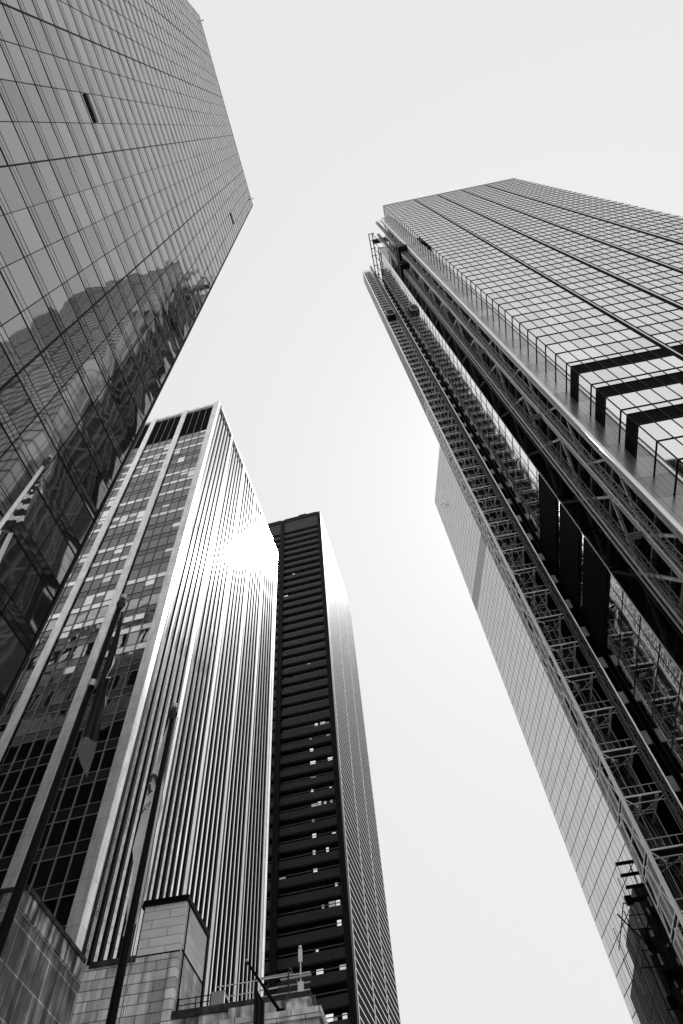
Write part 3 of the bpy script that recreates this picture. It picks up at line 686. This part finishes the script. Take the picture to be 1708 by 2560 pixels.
# ------------------------------------------------------------------ low stone building at the bottom
def stone_building():
    T = 38.6; Lw = -20.0; F = Frame('limestone_building', 3.0, Lw, T, 'low limestone building with blocky coursed walls and stained parapets in the bottom corner', 'building')
    zp = 20.75; zt = 23.8; xc = -14.5
    # side wing wall facing the street (large stained slabs)
    F.part('wing_wall', M['slabwall'], MB().box(-32, Lw, 30.3, T, 0, zp-1.05))
    F.part('wing_band', M['weathered'], MB().box(-32, Lw+0.12, 30.3, T-0.14, zp-1.0, zp-0.12))
    F.part('wing_coping', M['coping'], MB().box(-32, Lw+0.2, 30.25, T-0.4, zp-0.11, zp+0.12))
    F.part('string_course', M['stone'], MB().box(-32, Lw+0.05, 30.3, T, zp-1.05, zp-1.0))
    # front wall
    F.part('front_wall', M['stone'], MB().box(Lw+0.01, xc, T, T+4.6, 0, 20.7))
    F.part('front_coping', M['coping'], MB().box(Lw+0.3, -17.0, T-0.12, T+1.0, zp-0.25, zp+0.05))
    b = MB().box(-17.05, xc+0.02, T+0.12, T+4.6, zp+0.001, zt-0.25)
    F.part('upper_block', M['smooth'], b)
    F.part('upper_side', M['smoothY'], MB().box(xc+0.021, xc+0.05, T+0.14, T+4.58, zp+0.2, zt-0.26))
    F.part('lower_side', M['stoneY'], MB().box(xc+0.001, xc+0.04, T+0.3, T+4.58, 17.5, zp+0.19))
    F.part('roof_coping', M['black'], MB().box(-17.3, xc+0.18, T-0.08, T+4.8, zt-0.25, zt+0.05))
    F.part('corner_quoin', M['stone'], MB().box(xc-0.45, xc+0.06, T-0.1, T+0.3, 0, 20.3))
    F.part('flashing', M['black'], MB().box(-17.0, xc+0.03, T+0.04, T+0.11, zp-0.02, zp+0.06).box(xc+0.05, xc+0.1, T+0.3, T+4.5, zp+0.12, zp+0.2))
    F.part('downpipe', M['black'], MB().tube([(xc+0.16, T+0.42, 17.5), (xc+0.16, T+0.42, zt-0.3)], 0.045, 8))
    # terrace front with stained parapet
    F.part('terrace_wall', M['weathered'], MB().box(xc+0.02, -6.95, T+0.02, 50, 0, 17.4))
    F.part('terrace_coping', M['coping'], MB().box(xc+0.1, -6.9, T-0.08, 43.4, 17.4, 17.75))
    F.part('terrace_pier', M['weathered'], MB().box(-11.2, -6.85, T-0.4, T+0.015, 0, 17.35).box(-8.2, -6.85, T-0.5, T-0.41, 0, 17.2))
    F.part('cornice', M['stone'], MB().box(-11.4, -6.2, T-1.1, T-0.51, 16.15, 16.6).box(-11.4, -6.35, T-0.9, T-0.51, 15.55, 16.149).box(-6.84, -6.2, T-0.5, T+5, 16.15, 16.6))
    F.part('cornice', M['stone'], MB().box(xc+0.1, -11.41, T-0.5, T, 16.0, 16.3))
    # terrace guard rail beside the upper block
    r = MB()
    for i in range(4): r.bar((xc+0.2, T+0.4, 17.6+i*0.28), (-12.5, T+0.4, 17.6+i*0.28), 0.035)
    for x in (xc+0.25, -13.3, -12.5): r.bar((x, T+0.4, 17.4), (x, T+0.4, 18.5), 0.05)
    F.part('guard_rail', M['black'], r)
    F.part('gate_panel', M['galv'], MB().box(-12.45, -11.75, T+0.38, T+0.42, 17.5, 18.5).box(-12.5, -11.7, T+0.37, T+0.43, 18.5, 18.56).box(-12.5, -11.7, T+0.37, T+0.43, 17.9, 17.95))
    F.part('stay_bar', M['white'], MB().bar((-11.7, T+0.4, 18.4), (-11.1, T+0.6, 17.5), 0.06))
    r = MB(); yy = 39.5
    for i, (xa, xb, th, z) in enumerate(((-12.3, -7.05, .045, 18.98), (-11.6, -8.9, .04, 18.45), (-11.6, -8.9, .04, 18.1), (-11.6, -8.9, .04, 17.75))): r.bar((xa, yy, z), (xb, yy, z+0.05), th)
    F.part('roof_rail', M['white'], r)
    r = MB()
    for i, z in enumerate((18.55, 18.2, 17.9)): r.bar((-9.9, yy+0.1, z), (-7.1, yy+0.1, z+0.03), 0.07)
    r.bar((-9.9, yy+0.2, 19.15), (-8.2, yy+0.2, 19.2), 0.09); r.bar((-8.7, yy-0.1, 18.8), (-7.0, yy-0.1, 18.85), 0.1); r.bar((-8.7, yy-0.1, 17.6), (-7.1, yy-0.1, 17.65), 0.12)
    F.part('pipe_run', M['galv'], r)
    r = MB()
    for x in (-10.6, -10.45, -10.25): r.bar((x, yy, 17.4), (x, yy, 18.95), 0.05)
    F.part('rail_post', M['white'], r)
    r = MB()
    for x in (-8.25, -9.4): r.bar((x, yy-0.2, 17.4), (x, yy-0.2, 19.45 if x > -9 else 18.7), 0.06)
    F.part('rail_post', M['dark'], r)
    F.part('cable_stay', M['galv'], MB().bar((-8.2, yy, 19.4), (-7.5, yy, 18.1), 0.025))
    F.part('roof_camera', M['white'], MB().bar((-7.6, yy, 17.5), (-7.6, yy, 19.9), 0.06).ball((-7.62, yy, 20.35), 0.1, 10, 6).box(-7.72, -7.5, yy-.05, yy+.05, 19.6, 20.25).box(-7.75, -7.45, yy-.1, yy+.1, 18.0, 18.6))
    for x in (-6.95, -7.05, -6.98): F.part('spike', M['galv'], MB().bar((x, 40+random.random()*2, 17.4), (x, 40, 18.1), 0.03))
stone_building()

# ornate stone block west of the glass tower: seen only as the bright reflection in the front of the marble-pier tower
def ornate():
    F = Frame('ornate_stone_building', 8.3, -55, 20, 'pale ornate stone block mirrored in the lower windows of the marble pier tower', 'building')
    H = 121; x0, x1, y1 = -130, -53, 20
    F.part('wall', M['ornate'], MB().box(x0, x1, y1-20, y1, H-36, H-6)); F.part('shade_dark_lower_wall', M['louver'], MB().box(x0, x1, y1-20, y1, 0, H-36))  # shade put into the colour: lower storeys black so their reflection stays dark
    F.part('cornice', M['ornate'], MB().box(x0-1.5, x1+1.5, y1-20, y1+1.8, H-6, H-4).box(x0, x1, y1-20, y1+0.6, H-4, H).box(x0, x1, y1, y1+1.2, H-20, H-18.6).box(x0, x1, y1, y1+0.9, H-33, H-32))
    wi = []
    for i in range(18):
        x = x0+3+i*4.3
        for (a, b, wd) in ((H-17, H-9, 1.8), (H-31, H-22.5, 2.0)): wi.append(MB().box(x, x+wd, y1-0.05, y1+0.03, a, b))
    multi(F, 'window', M['louver'], wi, 100, 'window_field')
    for i in range(17): F.part('pilaster', M['ornate'], MB().box(x0+0.8+i*4.3, x0+1.8+i*4.3, y1, y1+0.7, H-31.9, H-20))
    F.part('dentil_row', M['ornate'], MB().add(sum_boxes([(x0+i*1.6, x0+i*1.6+0.8, y1+0.6, y1+1.4, H-7.2, H-6.01) for i in range(48)])), kind='stuff')
def sum_boxes(L):
    m = MB()
    for b in L: m.box(*b)
    return m
ornate()

# ------------------------------------------------------------------ flagpoles and flags
def flagpole(az, r, m, label, collar=True, k_=1.0):
    F = Frame('flagpole', az, 0, r, label, 'flagpole', 'row of tall flagpoles beside the towers'); top = 13.6
    F.part('pole', M[m], MB().tube([(0, r, 0.15), (0, r, 4), (0, r, top-0.35)], [0.105*k_, 0.095*k_, 0.055*k_], 20), smooth=True)
    F.part('base_flange', M['dark'], MB().tube([(0, r, 0.15), (0, r, 0.3)], 0.22, 16))
    F.part('truck', M['dark'], MB().tube([(0, r, top-0.42), (0, r, top-0.25), (0, r, top-0.2), (0, r, top-0.12)], [0.06*k_, 0.115*k_, 0.115*k_, 0.05*k_], 16), smooth=True)
    F.part('ball_finial', M['ball'], MB().ball((0, r, top), 0.11*k_), smooth=True)
    hp = [(0.13, r, top-0.3), (0.12, r-0.02, top-2.5), (0.14, r, top-6), (0.12, r, 1.6)]
    F.part('halyard', M['rope'], MB().tube(hp, 0.009, 5))
    if collar: F.part('collar', M['galv'], MB().tube([(0, r, top-2.75), (0, r, top-2.6)], 0.083, 16))
    return F
def cloth(F, r, rows, m, name, parent=None, depth=0.05, folds=3.0, nx=18, sub=5, mi=None, front=-0.1):
    """hanging cloth: rows = (z at left, z at right, s left, s right), smooth folds in depth"""
    mb = MB(); P = []
    for i in range(len(rows)-1):
        for q in range(sub):
            f = q/sub; P.append([rows[i][c]*(1-f)+rows[i+1][c]*f for c in range(4)])
    P.append(list(rows[-1])); ny = len(P)
    for j, (zl, zr, sl, sr) in enumerate(P):
        w = sr-sl
        for i in range(nx+1):
            f = i/nx; ph = folds*2*math.pi*f + j*0.12
            d = front - depth*math.sin(ph)*min(1, abs(w)/0.25) - 0.02*math.sin(j*0.5+f*5)
            mb.v.append((sl+w*f, r+d, zl*(1-f)+zr*f + 0.02*math.sin(ph*0.7)))
    for j in range(ny-1):
        for i in range(nx):
            a = j*(nx+1)+i; mb.f.append((a, a+1, a+nx+2, a+nx+1)); mb.a.append(random.random())
            mb.mi.append(mi(i/nx, j/(ny-1), *mb.v[a]) if mi else 0)
    o = F.part(name, m, mb, parent, smooth=True); return o
def flags():
    F = flagpole(-30.85, 10.2, 'pole', 'dark bronze flagpole with the long black furled flag, in front of the marble piers', True, 0.85)
    G = Frame('flag', -30.85, 0, 10.2, 'long black furled flag with a small white wing emblem, hanging from the middle flagpole', 'flag', 'flags hanging from the flagpoles')
    rows = [(13.02, 13.02, 0.07, 0.11), (12.29, 12.31, 0.085, 0.19), (11.5, 11.53, 0.09, 0.255), (10.95, 10.98, 0.10, 0.30), (10.5, 10.55, 0.11, 0.346), (10.1, 10.15, 0.13, 0.36), (9.53, 9.58, 0.146, 0.425)]
    cloth(G, 10.2, rows, M['clothD'], 'cloth', depth=0.05, folds=2.4)
    cloth(G, 10.2, [(9.55, 9.58, 0.142, 0.41), (9.22, 9.27, 0.16, 0.426), (9.03, 9.06, 0.27, 0.425), (8.85, 8.85, 0.39, 0.427)], M['clothG'], 'lining', depth=0.015, folds=1.2, front=-0.17)
    w = MB()
    for i in range(6):
        t = i/5; w.bar((0.205+0.03*t, 9.99, 11.02+0.05*i), (0.215+0.045*math.sin(1+t*2), 9.985, 11.35+0.05*i), 0.014, 0.006)
    w.bar((0.2, 9.985, 10.98), (0.28, 9.985, 11.0), 0.02); w.bar((0.31, 9.985, 10.53), (0.35, 9.985, 10.30), 0.035, 0.006)
    G.part('wing_emblem', M['white'], w)
    F = flagpole(-21.7, 13.4, 'pole', 'dark bronze flagpole with the white lettered flag, rising past the stone block', False)
    G = Frame('flag', -21.7, 0, 13.4, 'white furled flag with a large black letter and small capitals, on the right flagpole', 'flag', 'flags hanging from the flagpoles')
    rows = [(13.18, 13.18, -0.08, -0.05), (12.18, 12.2, -0.175, 0.03), (11.55, 11.57, -0.21, 0.08), (10.81, 10.85, -0.236, 0.19), (10.46, 10.49, -0.245, 0.14), (10.12, 10.15, -0.256, 0.13), (9.82, 9.85, -0.268, 0.15), (9.53, 9.56, -0.18, 0.16), (8.98, 9.0, -0.15, 0.19), (8.41, 8.42, -0.09, 0.11), (8.16, 8.165, -0.10, -0.03)]
    cloth(G, 13.4, rows, M['clothW'], 'cloth', depth=0.035, folds=1.4, front=0.14)
    def tf(ang, ox, oz, y=13.4):
        ca, sa = math.cos(R(ang)), math.sin(R(ang))
        return lambda a, b, c: (ox + a*ca*0.6 - b*sa*0.35, y+0.075-c*0.3, oz + a*sa + b*ca)
    t = text_mb('SOF', 0.21, tf(38, -0.245, 10.60))
    G.part('small_capitals', M['ink'], t)
    L = MB(); yy = 13.4+0.065
    pts = [(-0.205, 11.40), (-0.20, 11.50), (-0.175, 11.58), (-0.145, 11.60), (-0.11, 11.56), (-0.075, 11.46), (-0.05, 11.34)]
    for i in range(len(pts)-1): L.bar((pts[i][0], yy, pts[i][1]), (pts[i+1][0], yy, pts[i+1][1]), 0.012, 0.055 if i in (0, 5) else 0.08)
    L.bar((-0.215, yy, 11.33), (-0.165, yy, 11.13), 0.012, 0.07); L.bar((-0.21, yy, 11.07), (-0.115, yy, 11.18), 0.012, 0.025)
    G.part('large_letter', M['ink'], L)
    F = flagpole(-48.05, 7.6, 'poleHighlight', 'dark flagpole painted white for its sun highlight, with the striped flag at the left edge', False, 0.55)
    G = Frame('flag', -48.05, 0, 7.6, 'striped flag with white stars, drooping from the highlight-white flagpole at the left edge', 'flag', 'flags hanging from the flagpoles')
    rows = [(13.23, 13.24, 0.02, 0.032), (12.84, 12.92, 0.03, 0.06), (12.25, 12.42, 0.04, 0.13), (11.86, 12.06, 0.045, 0.16), (11.42, 11.65, 0.05, 0.205), (11.1, 11.37, 0.05, 0.265), (10.9, 11.2, 0.05, 0.30)]
    def stripe(fx, fy, x, y, z):
        zz = z - 0.12*fx*1.2 + 0.0
        return 1 if (11.93 < zz < 12.08 or 11.58 < zz < 11.76 or 11.22 < zz < 11.38) else 0
    cloth(G, 7.6, rows, [M['clothD'], M['clothW']], 'cloth', depth=0.02, folds=2.0, nx=14, sub=16, mi=stripe, front=-0.05)
    cloth(G, 7.6, [(10.86, 11.1, 0.02, 0.24), (10.3, 10.45, 0.07, 0.30), (9.95, 10.2, 0.06, 0.34), (9.3, 9.4, 0.05, 0.36)], [M['clothD'], M['clothW']], 'lower_fold', depth=0.03, folds=1.6, nx=16, mi=lambda fx, fy, x, y, z: 1 if fx > 0.66 or fx < 0.25 else 0, front=0.02)
    for (s, z, rr) in ((0.085, 12.22, 0.03), (0.085, 12.42, 0.022), (0.105, 12.47, 0.02), (0.075, 12.62, 0.012), (0.062, 12.84, 0.012)):
        P = []
        for q in range(10):
            rad = rr if q % 2 == 0 else rr*0.42; a = math.pi/2+q*math.pi/5; P.append((s+rad*math.cos(a), 7.6-0.085, z+rad*math.sin(a)*1.6))
        st = MB(); st.face(P); G.part('star', M['white'], st)
flags()
def angled():
    F = Frame('angled_flagpole', 3.0, -8.42, 38.0, 'black slanted flagpole leaning out from the stained terrace parapet', 'flagpole')
    F.part('pole', M['pole'], MB().tube([(-8.42, 38.0, 16.8), (-9.74, 36, 18.4)], [0.09, 0.055], 12), smooth=True)
    F.part('socket', M['black'], MB().box(-8.6, -8.2, 37.95, 38.2, 16.6, 16.9)); F.part('ball_finial', M['galv'], MB().ball((-9.76, 35.95, 18.44), 0.08), smooth=True)
    G = Frame('flag', 3.0, -9.2, 36.8, 'plain black flag hanging from the slanted pole over the stone parapet', 'flag', 'flags hanging from the flagpoles')
    rows = [(17.9, 17.9, -9.50, -9.49), (17.5, 17.45, -9.50, -9.36), (17.15, 17.1, -9.5, -9.15), (16.85, 16.8, -9.48, -8.93), (15.8, 15.8, -9.47, -8.93), (14.9, 14.9, -9.47, -8.94)]
    cloth(G, 36.8, rows, M['clothK'], 'cloth', depth=0.06, folds=2.2, front=0)
angled()

# ------------------------------------------------------------------ a flock of birds in front of the pale tower
bm = MB(); bm.tube([(-0.25, 0, 0), (0, 0, 0.02), (0.28, 0, 0)], [0.02, 0.09, 0.02], 6)
bm.face([(0.05, 0, 0.02), (-0.12, 0, 0.02), (-0.2, 0.55, 0.25), (0.0, 0.5, 0.22)]); bm.face([(0.05, 0, 0.02), (-0.12, 0, 0.02), (-0.2, -0.55, 0.25), (0.0, -0.5, 0.22)])
bird = bm.build('bird', M['ink']); rr = random.Random(5)
for i in range(11):
    o = bird if i == 0 else bird.copy()
    if i: C.objects.link(o)
    a = R(16.9+rr.uniform(-0.45, 0.75)); e = R(57.5+rr.uniform(-0.7, 0.5)); d = 120
    o.location = (d*math.cos(e)*math.sin(a), d*math.cos(e)*math.cos(a), 1.7+d*math.sin(e)); o.rotation_euler = (rr.uniform(-.4, .4), rr.uniform(-.4, .4), rr.uniform(0, 6)); o.scale = (0.4, 0.4, 0.4)
    tag(o, 'tiny black bird flying in front of the pale panel tower', 'bird', 'birds flocking before the pale tower')
